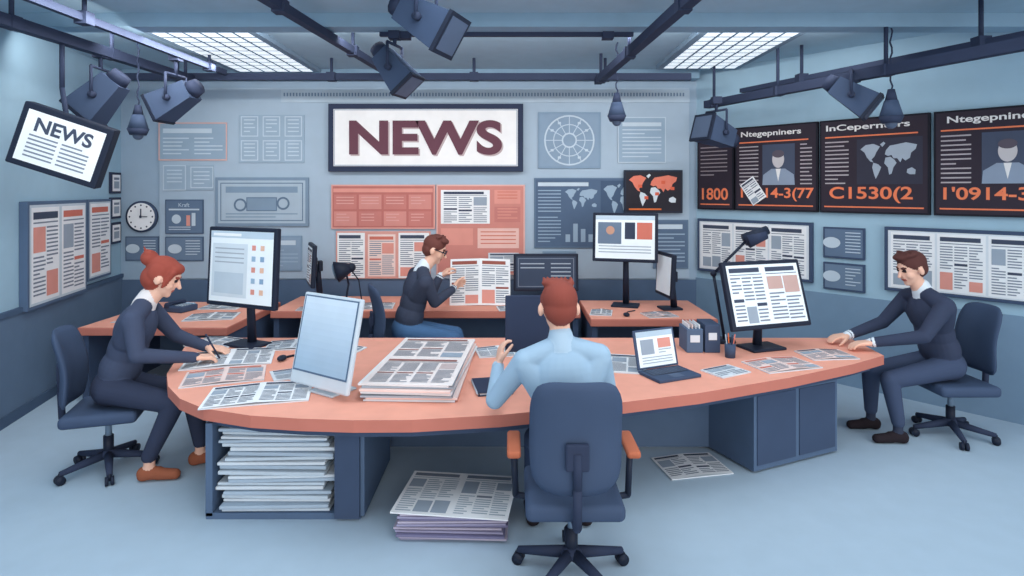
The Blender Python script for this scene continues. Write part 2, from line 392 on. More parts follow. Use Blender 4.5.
# ------------------------------------------------------------------ ceiling things
def light_panel(x0, x1, y0, y1, st=2.0):
    mb = MB()
    mb.box(((x0+x1)/2, (y0+y1)/2, CEIL-.025), (x1-x0+.12, y1-y0+.12, .05), mat('7F96AA', .8))
    e = mat('E3EDF3', .5, emis=st)
    nx, ny = 6, 10
    for i in range(nx):
        for j in range(ny):
            ax = x0 + (x1-x0)*i/nx; ay = y0 + (y1-y0)*j/ny
            g = .014
            mb.face([(ax+g, ay+g, CEIL-.053), (ax+g, ay+(y1-y0)/ny-g, CEIL-.053), (ax+(x1-x0)/nx-g, ay+(y1-y0)/ny-g, CEIL-.053), (ax+(x1-x0)/nx-g, ay+g, CEIL-.053)], e)
    mb.obj('ceiling_light_panel')
light_panel(-3.45, -2.5, 5.7, 7.6, .85)
light_panel(1.85, 2.75, 5.7, 7.4, .85)
light_panel(-3.1, -1.9, 1.6, 4.6, 5.5); light_panel(-.7, .6, 1.6, 4.6, 5.5); light_panel(1.8, 3.0, 1.6, 4.6, 5.5); light_panel(4.0, 5.0, 1.6, 4.0, 5.5)  # extra panels added out of view, strong emission to brighten desks and room
for k, (a, b) in enumerate([((-4.5, 5.35), (4.6, 5.35)), ((-5.0, 7.78), (2.4, 7.78))]):
    mb = MB(); mb.box(((a[0]+b[0])/2, a[1], CEIL-.06), (b[0]-a[0], .2, .12), mat('8CA9BE', .9)); mb.obj('trim_%d' % (5+k))

def rail(name, a, b, w=.07, h=.07, rods=()):
    mb = MB(); mb.beam(a, b, w, h, NAVY)
    a = V(a); b = V(b)
    for t in rods:
        p = a.lerp(b, t); mb.cyl(p, (p.x, p.y, CEIL), .018, .018, NAVY, 8); mb.box((p.x, p.y, p.z), (.1, .1, .1), NAVY)
    return mb.obj(name)
rail('lighting_track', (-3.9, 3.6, 3.42), (-3.75, 7.0, 3.42), .09, .09, (.3, .62, .97))
rail('lighting_track', (-3.45, 3.6, 3.5), (-3.35, 7.0, 3.5), .05, .06, (.35, .9))
rail('lighting_track', (-4.6, 7.05, 3.46), (2.1, 7.05, 3.46), .06, .08, (.1, .37, .62, .85))
rail('lighting_track', (2.4, 7.4, 3.18), (4.1, 3.3, 3.18), .09, .09, (.03, .25, .52, .85))
rail('lighting_track', (2.75, 7.2, 3.32), (4.5, 3.3, 3.32), .05, .05, (.2, .6))
rail('lighting_track', (1.0, 7.0, 3.4), (1.22, 3.4, 3.4), .08, .08, (.05, .4, .8))
rail('lighting_track', (-1.45, 7.0, 3.5), (-1.85, 3.4, 3.5), .07, .07, (.3, .7))
rail('lighting_track', (-1.2, 5.45, 3.55), (1.1, 5.45, 3.55), .05, .05, (.1, .9))

def spot(piv, d, L=.42, r=.2, top=3.42):
    mb = MB(); piv = V(piv); d = V(d).normalized(); R = math.pi/4
    a = piv - d*L*.5; b = piv + d*L*.5
    mb.cyl(a, b, r*.72, r*1.05, NAVY2, 4, twist=R); mb.cyl(b, b + d*.03, r*1.12, r*1.12, BLACK, 4, twist=R)
    mb.cyl(b + d*.03, b + d*.034, r*.9, r*.9, mat('55637A', .4), 4, twist=R)
    mb.cyl(a - d*.09, a, r*.42, r*.5, NAVY, 12)
    side = d.cross(UP).normalized()
    for s_ in (-1, 1):
        mb.cyl(piv + side*s_*r*.8, piv + side*s_*r*.8 + UP*r*1.3, .014, .014, NAVY, 8)
        mb.cyl(piv + side*s_*r*.6, piv + side*s_*r*.86, .03, .03, NAVY, 10)
    mb.cyl(piv - side*r*.8 + UP*r*1.3, piv + side*r*.8 + UP*r*1.3, .014, .014, NAVY, 8)
    p = piv + UP*r*1.3; mb.cyl(p, (p.x, p.y, top), .018, .018, NAVY, 8)
    mb.box((p.x, p.y, top-.02), (.1, .1, .08), NAVY)
    return mb.obj('stage_spotlight')
spot((-3.84, 5.6, 3.0), (-.75, -.1, -.85), .4, .2, 3.42)
spot((-3.42, 6.1, 3.05), (-.85, .1, -.45), .4, .19, 3.5)
spot((-1.06, 5.42, 3.22), (.65, -.2, -.8), .38, .17, 3.55)
spot((-.62, 4.35, 3.35), (.85, -.3, -.55), .42, .2, CEIL)
spot((2.35, 6.9, 2.78), (-.75, -.35, .25), .4, .2, 3.18)
spot((3.15, 5.55, 3.0), (.6, -.4, -.55), .36, .17, 3.18)
def pendant(x, y, z, top=CEIL):
    mb = MB(); n = 14
    pts = [(x + .012*math.sin(i*1.9), y, z + .16 + (top - z - .16)*i/n) for i in range(n+1)]
    mb.tube(pts, .008, NAVY, 6)
    mb.cyl((x, y, z+.08), (x, y, z+.18), .05, .028, NAVY, 14); mb.cyl((x, y, z-.06), (x, y, z+.08), .095, .055, NAVY2, 16)
    mb.cyl((x, y, z-.12), (x, y, z-.06), .075, .1, NAVY, 16); mb.ell((x, y, z-.12), (.05, .05, .05), mat('55637A', .4))
    mb.obj('pendant_lamp')
pendant(-3.74, 6.0, 2.80); pendant(1.1, 6.3, 2.97); pendant(3.35, 5.3, 2.84)

# hanging tilted NEWS display
mb = MB()
mb.box((0, 0, -.05), (.70, .53, .12), BLACK, bev=.012); mb.rect(-.3, -.215, .3, .215, mat('EDEFF1', .6, emis=.1), .012)
mb.text('NEWS', 0, .11, .12, INKD, .015, width=.44, bold=.03)
for c in range(2): lines(mb, -.24 + c*.25, -.17, -.02 + c*.25, .02, INK, .015, .035, .013)
x_ = V((1, .22, -.36)).normalized(); y_ = V((.46, 0, .95)); y_ = (y_ - x_*y_.dot(x_)).normalized()
ND = fmat((-3.76, 5.0, 2.5), x_, y_)
o = mb.obj('news_display', ND)
mb = MB(); mb.tube([(-3.78, 5.12, 2.62), (-3.84, 5.12, 3.0), (-3.84, 5.12, 3.42)], .02, NAVY)
br = mb.obj('display_bracket'); br.parent = o; br.matrix_parent_inverse = ND.inverted()

# ------------------------------------------------------------------ desks
DT = .75
main = [(-2.59, 4.5), (-2.42, 4.22), (-2.2, 3.97), (-1.95, 3.79), (-1.6, 3.67), (-1.28, 3.62), (-.95, 3.595), (-.6, 3.60), (-.07, 3.68), (.565, 3.85),
        (1.28, 4.08), (2.04, 4.41), (2.7, 4.75), (3.1, 5.0), (3.15, 5.6), (-3.0, 5.6)]
def inset(pts, d):
    n = len(pts); out = []
    for i in range(n):
        a = V(pts[i-1]); b = V(pts[i]); e = V(pts[(i+1) % n])
        n1 = V((-(b-a).y, (b-a).x)).normalized(); n2 = V((-(e-b).y, (e-b).x)).normalized()
        k = (n1+n2).normalized(); out.append(tuple(b + k*d))
    return out
mb = MB()
mb.prism(main, DT-.075, DT, CORAL, CORALD)
mb.prism(inset(main, .1), DT-.14, DT-.075, NAVY2, NAVY2)
x0, x1, y0, y1 = -1.98, -.98, 3.88, 4.7
for bx in [((x0+.02, (y0+y1)/2, .32), (.045, y1-y0, .6)), ((x1-.02, (y0+y1)/2, .32), (.09, y1-y0, .6)),
           (((x0+x1)/2, y1, .32), (x1-x0, .03, .6)), (((x0+x1)/2, (y0+y1)/2, .02), (x1-x0, y1-y0, .04))]:
    mb.box(bx[0], bx[1], SLATE)
mb.box((-1.06, 3.87, .32), (.16, .04, .6), NAVY2)
mb.box((-2.16, 4.85, .3), (.06, .5, .62), NAVY2)
mb.box((.45, 4.95, .32), (2.9, .04, .6), SLATE)
mb.M = Matrix.Translation((2.1, 4.95, 0)) @ Matrix.Rotation(.42, 4, 'Z')
mb.box((-.0, 0, .32), (.9, .6, .6), SLATE); mb.box((-.22, -.302, .32), (.4, .01, .52), NAVY2); mb.box((.22, -.302, .32), (.4, .01, .52), NAVY2)
mb.M = Matrix.Identity(4)
mb.obj('curved_office_desk')

def sdesk(name, x0, x1, y0, y1):
    mb = MB(); mb.box(((x0+x1)/2, (y0+y1)/2, DT-.04), (x1-x0, y1-y0, .08), CORALD, bev=.01)
    mb.rect(x0+.01, y0+.01, x1-.01, y1-.01, CORAL, DT+.001)
    mb.box(((x0+x1)/2, y1-.1, .34), (x1-x0-.1, .04, .66), SLATE)
    for x in (x0+.05, x1-.05): mb.box((x, (y0+y1)/2, .34), (.06, y1-y0-.1, .68), NAVY2)
    return mb.obj(name)
sdesk('office_desk', -4.35, -2.85, 6.0, 7.4)
sdesk('office_desk', -2.75, .78, 6.82, 7.8)
sdesk('office_desk', .84, 2.2, 6.4, 7.5)

# newspapers stack in storage box
mb = MB(); z = .04; r = random.Random(3)
cols = [mat('C6D2DC', .9), mat('AEBECD', .9), mat('D8E0E7', .9), mat('92A5B8', .9)]
k = 0
while z < .57:
    t = r.uniform(.02, .032)
    mb.box((-1.54 + r.uniform(-.03, .03) + .02*math.sin(k), 4.14 + r.uniform(-.02, .02), z + t/2), (.70, .48, t*.8), cols[k % 3], rot=r.uniform(-.05, .05), bev=.006, smooth=False)
    mb.box((-1.54, 4.15, z + t - .001), (.62, .44, .005), cols[3]); z += t; k += 1
mb.obj('newspaper_stack')
mb = MB(); z = 0; k = 0
pc = [mat('9D98B3', .9), mat('B8AEC0', .9), mat('7D7998', .9)]
while z < .17:
    mb.box((-.37 + r.uniform(-.02, .02), 3.86 + r.uniform(-.02, .02), z + .008), (.66, .46, .013), pc[k % 3], rot=r.uniform(-.06, .06), bev=.003); z += .0155; k += 1
mb.M = Matrix.Translation((-.35, 3.86, z+.004)) @ Matrix.Rotation(-.12, 4, 'Z')
mb.box((0, 0, 0), (.72, .54, .008), PAPER)
mb.rect(-.36, -.27, .36, .27, PAPER, .005); page(mb, -.36, -.27, 0, .27, .007, 60, 3, ink=INKL, inkd=INK); page(mb, 0, -.27, .36, .27, .007, 61, 3, ink=INKL, inkd=INK)
mb.obj('newspaper_stack')

def sheet(x, y, w, h, ang, z=DT, seed=0, m=PAPER, spread=True, cols=3, inkd=None, thick=.008, photo=None, name='newspaper', sp=.026):
    mb = MB(); rdg = .012 if spread else 0.0
    fn = (lambda a, b: rdg*(1-abs(a)/(w/2)))
    mb.box((0, 0, thick/2), (w, h, thick), PAPER2)
    for (a, b) in (((-w/2, 0), (0, w/2)) if spread else ((-w/2, w/2),)):
        if spread:
            mb.rect(a, -h/2, b, h/2, m, thick+.001, fn); page(mb, a, -h/2, b, h/2, thick+.003, seed, cols, inkd=inkd, photo=photo, fn=fn, sp=sp)
        seed += 1
    if not spread:
        mb.rect(-w/2, -h/2, w/2, h/2, m, thick+.001); page(mb, -w/2, -h/2, w/2, h/2, thick+.003, seed, cols, inkd=inkd, photo=photo, sp=sp)
    return mb.obj(name, Matrix.Translation((x, y, z)) @ Matrix.Rotation(ang, 4, 'Z'))
Z = DT + .001
sheet(-1.70, 4.04, .66, .42, .25, Z, 1, cols=3)
sheet(-2.12, 4.43, .55, .38, .35, Z, 4, m=PINKP, cols=2, inkd=RED)
sheet(-2.30, 4.90, .66, .5, .3, Z, 8, cols=3)
sheet(-1.93, 5.32, .46, .32, .15, Z, 11, m=PAPER2, cols=2)
sheet(-2.66, 5.40, .42, .32, -.2, Z, 13, cols=2)
sheet(-1.62, 4.50, .34, .26, .5, Z, 14, m=PAPER2, spread=False, cols=2)
sheet(-1.50, 5.15, .4, .3, -.3, Z, 16, m=PAPER, cols=2)
sheet(-.1, 5.1, .4, .3, .2, Z, 12, m=PAPER, cols=2)
sheet(.85, 4.76, .42, .5, -.2, Z, 15, spread=False)
sheet(2.12, 4.72, .5, .32, .3, Z, 17, m=PINKP, cols=2, inkd=RED)
sheet(2.62, 5.0, .4, .28, .1, Z, 19, m=PINKP, cols=2)
sheet(1.62, 4.55, .3, .22, .5, Z, 18, m=PAPER2, spread=False, cols=2)
# thick newspaper pile centre
mb = MB(); r = random.Random(5)
for i in range(8):
    mb.box((r.uniform(-.018, .018), r.uniform(-.02, .02), .008 + .014*i), (.6, 1.22, .012), [PAPER2, PINKP, INKL, PAPER][i % 4], rot=r.uniform(-.03, .03))
mb.rect(-.3, -.61, .3, .61, mat('F3E7E3', .9), .1145)
page(mb, -.3, 0.02, .3, .60, .117, 71, 3, inkd=mat('9A6A65', .9), photo=PHOTO); page(mb, -.3, -.60, .3, -.0, .117, 73, 4, inkd=mat('9A6A65', .9), photo=mat('C9B5B3', .9))
mb.obj('newspaper_stack', Matrix.Translation((-.65, 4.50, Z)) @ Matrix.Rotation(-.06, 4, 'Z'))
# rear desk papers
sheet(-1.65, 7.1, .5, .35, .1, Z+.001, 21, cols=2); sheet(.08, 6.98, .5, .26, .15, Z+.001, 22, cols=3)
sheet(.55, 7.02, .36, .3, -.1, Z+.001, 24, m=PINKP, cols=2); sheet(1.0, 6.72, .24, .3, -.2, Z+.001, 26, cols=2)
sheet(1.62, 6.6, .34, .26, .2, Z+.001, 27, m=PINKP, cols=2); sheet(-3.25, 6.5, .5, .36, .2, Z+.001, 28, cols=2); sheet(-3.95, 6.35, .4, .3, -.1, Z+.001, 29, m=PINKP, cols=2)
sheet(-3.4, 7.05, .45, .3, .0, Z+.001, 36, cols=2); sheet(-2.3, 6.95, .36, .2, .1, Z+.001, 37, m=PINKP, cols=2)
# open newspaper standing on the rear desk, held by the man
mb = MB()
for s_, sd in ((-1, 50), (1, 52)):
    mb.M = Matrix.Rotation(s_*.18, 4, 'Y')
    a, b = (-.37, 0) if s_ < 0 else (0, .37)
    mb.box(((a+b)/2, .28, -.003), (.37, .56, .004), PAPER2); mb.rect(a, 0, b, .56, PAPER, 0); page(mb, a, 0, b, .56, .003, sd, 2, inkd=mat('9A5A50', .9), photo=REDL)
mb.M = Matrix.Identity(4)
mb.obj('newspaper', fmat((-.38, 7.12, .765), (1, .05, 0), (0, .3, 1)))

# ------------------------------------------------------------------ monitors
def monitor(name, x, y, z0, yaw, w, h, zc, tilt=0.1, body=BLACK, scr=None, content=None, bez=.035, t=.05, by=.08):
    mb = MB()
    T = Matrix.Translation((0, -.02, zc)) @ Matrix.Rotation(-tilt, 4, 'X')
    mb.M = T
    mb.box((0, .0, 0), (w, t, h), body, bev=.012)
    mb.box((0, t*.6, -.02), (w*.6, t*.8, h*.5), body, bev=.02)
    F = T @ fmat((0, -t/2-.001, 0), (1, 0, 0), (0, 0, 1)); mb.M = F
    mb.rect(-w/2+bez, -h/2+bez*1.1, w/2-bez, h/2-bez, scr or SCR, .001)
    if content: content(mb, w-2*bez, h-2*bez, .003)
    mb.M = Matrix.Identity(4)
    mb.cyl((0, by, .02), (0, by*.6, zc), .04, .03, body, 12)
    mb.box((0, by, zc-.02), (.12, .05, .12), body, bev=.01)
    mb.box((0, .03, .012), (w*.42, .24, .024), body, bev=.01)
    return mb.obj(name, Matrix.Translation((x, y, z0)) @ Matrix.Rotation(yaw, 4, 'Z'))
def s_web(mb, w, h, z):
    mb.rect(-w/2, h/2-.06, w/2, h/2, mat('C5D6E4', .5), z); mb.rect(-w/2+.03, h/2-.045, 0, h/2-.02, mat('F5F8FA', .5), z+.001)
    mb.rect(-w/2+.03, -h/2+.05, .08, h/2-.11, mat('D9E4EC', .5), z); lines(mb, -w/2+.06, .0, .04, h/2-.15, INKL, z+.001, .04, .01)
    mb.rect(-w/2+.06, -h/2+.08, .04, -.05, mat('C3D2DE', .5), z+.001)
    for i in range(2):
        for j in range(5):
            x = .13+i*.1; y = h/2-.14-j*.095
            mb.rect(x, y-.022, x+.045, y+.022, [REDL, mat('E9C0A8'), mat('9FBDD6'), mat('8DABC9')][(i+2*j) % 4], z)
monitor('computer_monitor', -2.36, 5.3, DT, -.42, .82, .70, .70, .05, content=s_web)
def s_blue(mb, w, h, z):
    n = 12
    for i in range(n):
        t = i/(n-1); c = [int(a+(b-a)*t) for a, b in ((158, 205), (184, 220), (206, 234))]
        mb.rect(-w/2, -h/2+h*i/n, w/2, -h/2+h*(i+1)/n, mat('%02X%02X%02X' % tuple(c), .35, emis=.06), z)
mb = MB(); T = Matrix.Translation((0, -.02, .35)) @ Matrix.Rotation(-.22, 4, 'X'); mb.M = T
mb.box((0, 0, 0), (.58, .035, .62), STEEL, bev=.012)
mb.M = T @ fmat((0, -.0185, 0), (1, 0, 0), (0, 0, 1))
mb.rect(-.272, -.225, .272, .292, mat('58708C', .4), .001); mb.M = mb.M @ Matrix.Translation((0, .035, 0)); s_blue(mb, .52, .495, .002)
mb.M = Matrix.Identity(4)
mb.box((0, .09, .14), (.16, .02, .3), STEEL, rot=Matrix.Rotation(-.25, 4, 'X'), bev=.006); mb.box((0, .03, .008), (.24, .22, .016), STEEL, bev=.006)
mb.obj('all_in_one_computer', Matrix.Translation((-1.25, 4.10, DT)) @ Matrix.Rotation(-.58, 4, 'Z'))
def s_news(mb, w, h, z):
    page(mb, -w/2, -h/2, 0, h/2, z, 81, 3, sp=.03); page(mb, 0, -h/2, w/2, h/2, z, 83, 2, photo=mat('C9A79F'), sp=.03)
monitor('computer_monitor', 2.18, 5.2, DT, .32, .82, .58, .48, .28, content=s_news)
def s_media(mb, w, h, z):
    mb.rect(-w/2, h/2-.05, w/2, h/2, mat('C5D6E4'), z); mb.rect(-w/2+.03, -.08, -.04, h/2-.08, mat('6E7F95'), z); mb.disc(-.17, .08, .05, mat('C99A86'), z+.001)
    mb.rect(0, -.02, .12, h/2-.08, mat('3B4459'), z); mb.rect(.14, -.02, w/2-.03, h/2-.08, RED, z)
    lines(mb, -w/2+.04, -h/2+.04, w/2-.04, -.1, INKL, z, .035, .012)
monitor('computer_monitor', 1.34, 7.1, DT+.001, -.3, .76, .58, .82, .1, content=s_media)
def s_dark(mb, w, h, z):
    lines(mb, -w/2+.05, 0.02, -.02, h/2-.08, INKL, z, .05, .014); lines(mb, .06, -.1, w/2-.06, h/2-.08, INKL, z, .05, .014); mb.outline(-w/2+.02, -h/2+.02, w/2-.02, h/2-.02, .008, INK, z)
monitor('computer_monitor', .42, 7.45, DT+.001, .0, .8, .46, .36, .05, scr=SCRD, content=s_dark)
monitor('computer_monitor', 1.8, 6.95, DT+.001, -1.45, .5, .5, .40, .05)
monitor('computer_monitor', -2.40, 7.25, DT+.001, -1.15, .55, .5, .48, .05, content=s_news)

def laptop(x, y, z0, yaw, w=.38, d=.26):
    mb = MB(); mb.box((0, 0, .012), (w, d, .024), NAVY2, bev=.006)
    mb.rect(-w/2+.03, -.02, w/2-.03, d/2-.02, BLACK, .0255)
    for i in range(11):
        for j in range(4): mb.rect(-w/2+.04+i*.028, -.012+j*.028, -w/2+.062+i*.028, .01+j*.028, mat('55637A'), .027)
    mb.rect(-.05, -d/2+.015, .05, -.035, mat('55637A'), .026)
    T = Matrix.Translation((0, d/2, .02)) @ Matrix.Rotation(-.25, 4, 'X'); mb.M = T
    mb.box((0, 0, .15), (w, .014, .29), NAVY2, bev=.005); mb.M = T @ fmat((0, -.008, .15), (1, 0, 0), (0, 0, 1))
    mb.rect(-w/2+.02, -.13, w/2-.02, .13, SCR, .001); mb.rect(-w/2+.02, .09, w/2-.02, .13, mat('B9CCDB'), .003)
    mb.rect(-w/2+.05, -.04, -.02, .07, PHOTO, .003); mb.rect(.02, 0, w/2-.05, .07, REDL, .003); lines(mb, -w/2+.05, -.11, w/2-.05, -.06, INKL, .003, .02, .007)
    lines(mb, .02, -.05, w/2-.05, -.01, INKL, .003, .02, .007)
    return mb.obj('laptop', Matrix.Translation((x, y, z0)) @ Matrix.Rotation(yaw, 4, 'Z'))
laptop(1.17, 4.46, DT, .42)
# dark notebook beside the man
mb = MB(); mb.box((0, 0, .004), (.24, .32, .006), NAVY, bev=.002); mb.box((.004, 0, .014), (.22, .30, .016), PAPER2); mb.box((0, 0, .024), (.24, .32, .006), NAVY, bev=.002)
mb.tube([(-.12, -.15, .016), (-.12, .15, .016)], .008, INKL)
mb.obj('notebook', Matrix.Translation((-.14, 4.18, DT)) @ Matrix.Rotation(.2, 4, 'Z'))

# desk lamps
mb = MB(); mb.cyl((0, 0, 0), (0, 0, .03), .1, .09, BLACK, 24)
mb.tube([(0, 0, .03), (-.1, 0, .62)], .014, BLACK); mb.ell((-.1, 0, .62), (.028, .028, .028), BLACK); mb.tube([(-.1, 0, .62), (.2, -.02, .93)], .013, BLACK)
mb.ell((.2, -.02, .93), (.025, .025, .025), BLACK); mb.cyl((.17, -.02, .93), (.38, -.03, 1.02), .055, .04, BLACK, 16); mb.cyl((.2, -.02, .92), (.36, -.03, .985), .07, .05, NAVY, 16)
mb.obj('desk_lamp', Matrix.Translation((1.93, 5.45, DT)))
mb = MB(); mb.cyl((0, 0, 0), (0, 0, .025), .09, .085, BLACK, 20); mb.tube([(0, 0, .02), (.04, 0, .25), (-.0, 0, .42)], .013, BLACK)
mb.cyl((.07, 0, .45), (-.1, -.04, .4), .05, .13, BLACK, 24); mb.cyl((-.1, -.04, .4), (-.103, -.04, .399), .11, .11, mat('6C8299'), 24)
mb.ell((.07, 0, .45), (.055, .055, .055), BLACK); mb.tube([(.06, 0, .43), (.16, 0, .3), (.2, 0, .03)], .008, BLACK)
mb.obj('desk_lamp', Matrix.Translation((-2.0, 7.2, DT+.001)))

mb = MB(); mb.box((0, 0, .035), (.26, .24, .07), NAVY2, bev=.015); mb.box((-.08, 0, .09), (.06, .25, .035), NAVY, bev=.015)
mb.box((-.08, .1, .07), (.065, .06, .05), NAVY, bev=.012); mb.box((-.08, -.1, .07), (.065, .06, .05), NAVY, bev=.012)
for i in range(3):
    for j in range(4): mb.box((.01+i*.04, -.07+j*.035, .073), (.024, .02, .01), INKL)
mb.box((.05, .085, .075), (.11, .04, .01), SCRB); mb.obj('desk_phone', Matrix.Translation((-3.78, 6.85, DT+.001)) @ Matrix.Rotation(-.3, 4, 'Z'))
mb = MB(); mb.box((0, 0, .1), (.14, .24, .2), SLATE, bev=.006); mb.box((.15, 0, .12), (.13, .24, .24), NAVY2, bev=.006)
mb.box((0, -.122, .12), (.08, .004, .06), PAPER2); mb.box((.15, -.122, .14), (.07, .004, .06), PAPER2)
for k in range(4): mb.box((-.045 + .03*k, .0, .12), (.006, .2, .23), [PAPER, PINKP, PAPER2, PAPER][k])
mb.obj('file_holder', Matrix.Translation((1.55, 5.2, DT)))
mb = MB(); mb.cyl((0, 0, 0), (0, 0, .11), .04, .045, NAVY2, 20)
for k in range(4): mb.cyl((.015*math.cos(k*1.6), .015*math.sin(k*1.6), .02), (.04*math.cos(k*1.6), .04*math.sin(k*1.6), .19), .005, .005, [RED, ORG, INKL, NAVY][k], 8)
mb.obj('pencil_cup', Matrix.Translation((1.8, 4.95, DT)))
mb = MB(); mb.ell((0, 0, .022), (.035, .055, .022), BLACK); mb.ell((.0, .02, .034), (.006, .014, .01), SLATE2)
mb.tube([(0, .05, .012), (.04, .12, .008), (.12, .14, .008), (.16, .07, .008), (.24, .06, .008), (.3, .13, .008)], .009, BLACK)
mb.obj('computer_mouse', Matrix.Translation((-1.86, 4.85, DT)))
mb = MB(); mb.ell((0, 0, .02), (.035, .055, .02), BLACK); mb.tube([(0, .05, .01), (.05, .2, .008), (.15, .28, .008)], .006, BLACK)
mb.obj('computer_mouse', Matrix.Translation((1.25, 6.55, DT+.001)))
sheet(1.38, 4.62, .5, .36, .2, .002, 95, cols=2, name='newspaper')

# ------------------------------------------------------------------ office chair (seat faces local +Y)
def chair(x, y, yaw, armpad=None, bz0=.56, bz1=1.14, bw=.46, lean=.06):
    root = bpy.data.objects.new('office_chair', None); SC.collection.objects.link(root)
    root.matrix_world = Matrix.Translation((x, y, 0)) @ Matrix.Rotation(yaw, 4, 'Z')
    def part(mb, n):
        o = mb.obj(n); o.parent = root; return o
    mb = MB(); mb.box((0, 0, .455), (.52, .5, .09), NAVY2, bev=.035, seg=4, smooth=True); mb.box((0, 0, .4), (.3, .3, .04), BLACK, bev=.01); part(mb, 'seat')
    mb = MB(); tb = bmesh.new(); n = 14; g = {}
    for sd in (0, 1):
        for i in range(n+1):
            for j in range(n+1):
                u = -1 + 2*i/n; v = -1 + 2*j/n
                xx = u*bw/2*(1-.16*abs(v)**5); zz = (bz0+bz1)/2 + v*(bz1-bz0)/2*(1-.12*abs(u)**5)
                edge = max(abs(u), abs(v)); th = .032*(1-edge**6*.8)
                yy = -.26 + .05*u*u + .03*math.cos(v*2) - lean*(v+1)/2 + (th if sd else -th)
                g[sd, i, j] = tb.verts.new((xx, yy, zz))
    for i in range(n):
        for j in range(n):
            tb.faces.new([g[0, i, j], g[0, i+1, j], g[0, i+1, j+1], g[0, i, j+1]])
            tb.faces.new([g[1, i, j+1], g[1, i+1, j+1], g[1, i+1, j], g[1, i, j]])
    for i in range(n):
        for (a, b) in (((i, 0), (i+1, 0)), ((i+1, n), (i, n)), ((0, i+1), (0, i)), ((n, i), (n, i+1))):
            tb.faces.new([g[1, a[0], a[1]], g[1, b[0], b[1]], g[0, b[0], b[1]], g[0, a[0], a[1]]])
    mb.merge(tb, NAVY2, True); part(mb, 'backrest')
    mb = MB(); mb.tube([(0, -.1, .4), (0, -.3, .42), (0, -.31, .62), (0, -.31, .8)], .024, NAVY, 10); mb.box((0, -.305, .78), (.12, .03, .14), NAVY, bev=.01); part(mb, 'back_support')
    mb = MB(); mb.cyl((0, 0, .1), (0, 0, .26), .035, .035, BLACK, 16); mb.cyl((0, 0, .24), (0, 0, .4), .022, .022, SLATE2, 16)
    for k in range(5):
        a = k*2*math.pi/5 + .3; c, s_ = math.cos(a), math.sin(a)
        mb.cyl((.02*c, .02*s_, .12), (.31*c, .31*s_, .075), .034, .02, NAVY, 10)
        t = V((-s_, c, 0))*.018; p = V((.31*c, .31*s_, .032))
        for q in (-1, 1): mb.cyl(p + t*q*1.6, p + t*q*.4, .032, .032, BLACK, 14)
        mb.cyl(p + UP*.0, p + UP*.05, .01, .01, BLACK, 8)
    mb.ell((0, 0, .12), (.06, .06, .04), NAVY); part(mb, 'wheel_base')
    if armpad:
        for s_, nm in ((-1, 'armrest_left'), (1, 'armrest_right')):
            mb = MB(); mb.tube([(s_*.2, -.02, .43), (s_*.31, -.02, .45), (s_*.32, -.02, .7)], .018, BLACK, 10)
            mb.box((s_*.32, .0, .72), (.075, .3, .04), armpad, bev=.016, seg=3, smooth=True); part(mb, nm)
    return root
chair(-3.08, 4.58, -1.26, bz0=.52, bz1=1.1)
chair(.33, 3.33, 0.0, armpad=mat('B8674A', .6), bz0=.57, bz1=1.165, bw=.48)
chair(-1.19, 6.42, -1.19)
chair(3.8, 5.2, math.pi/2)

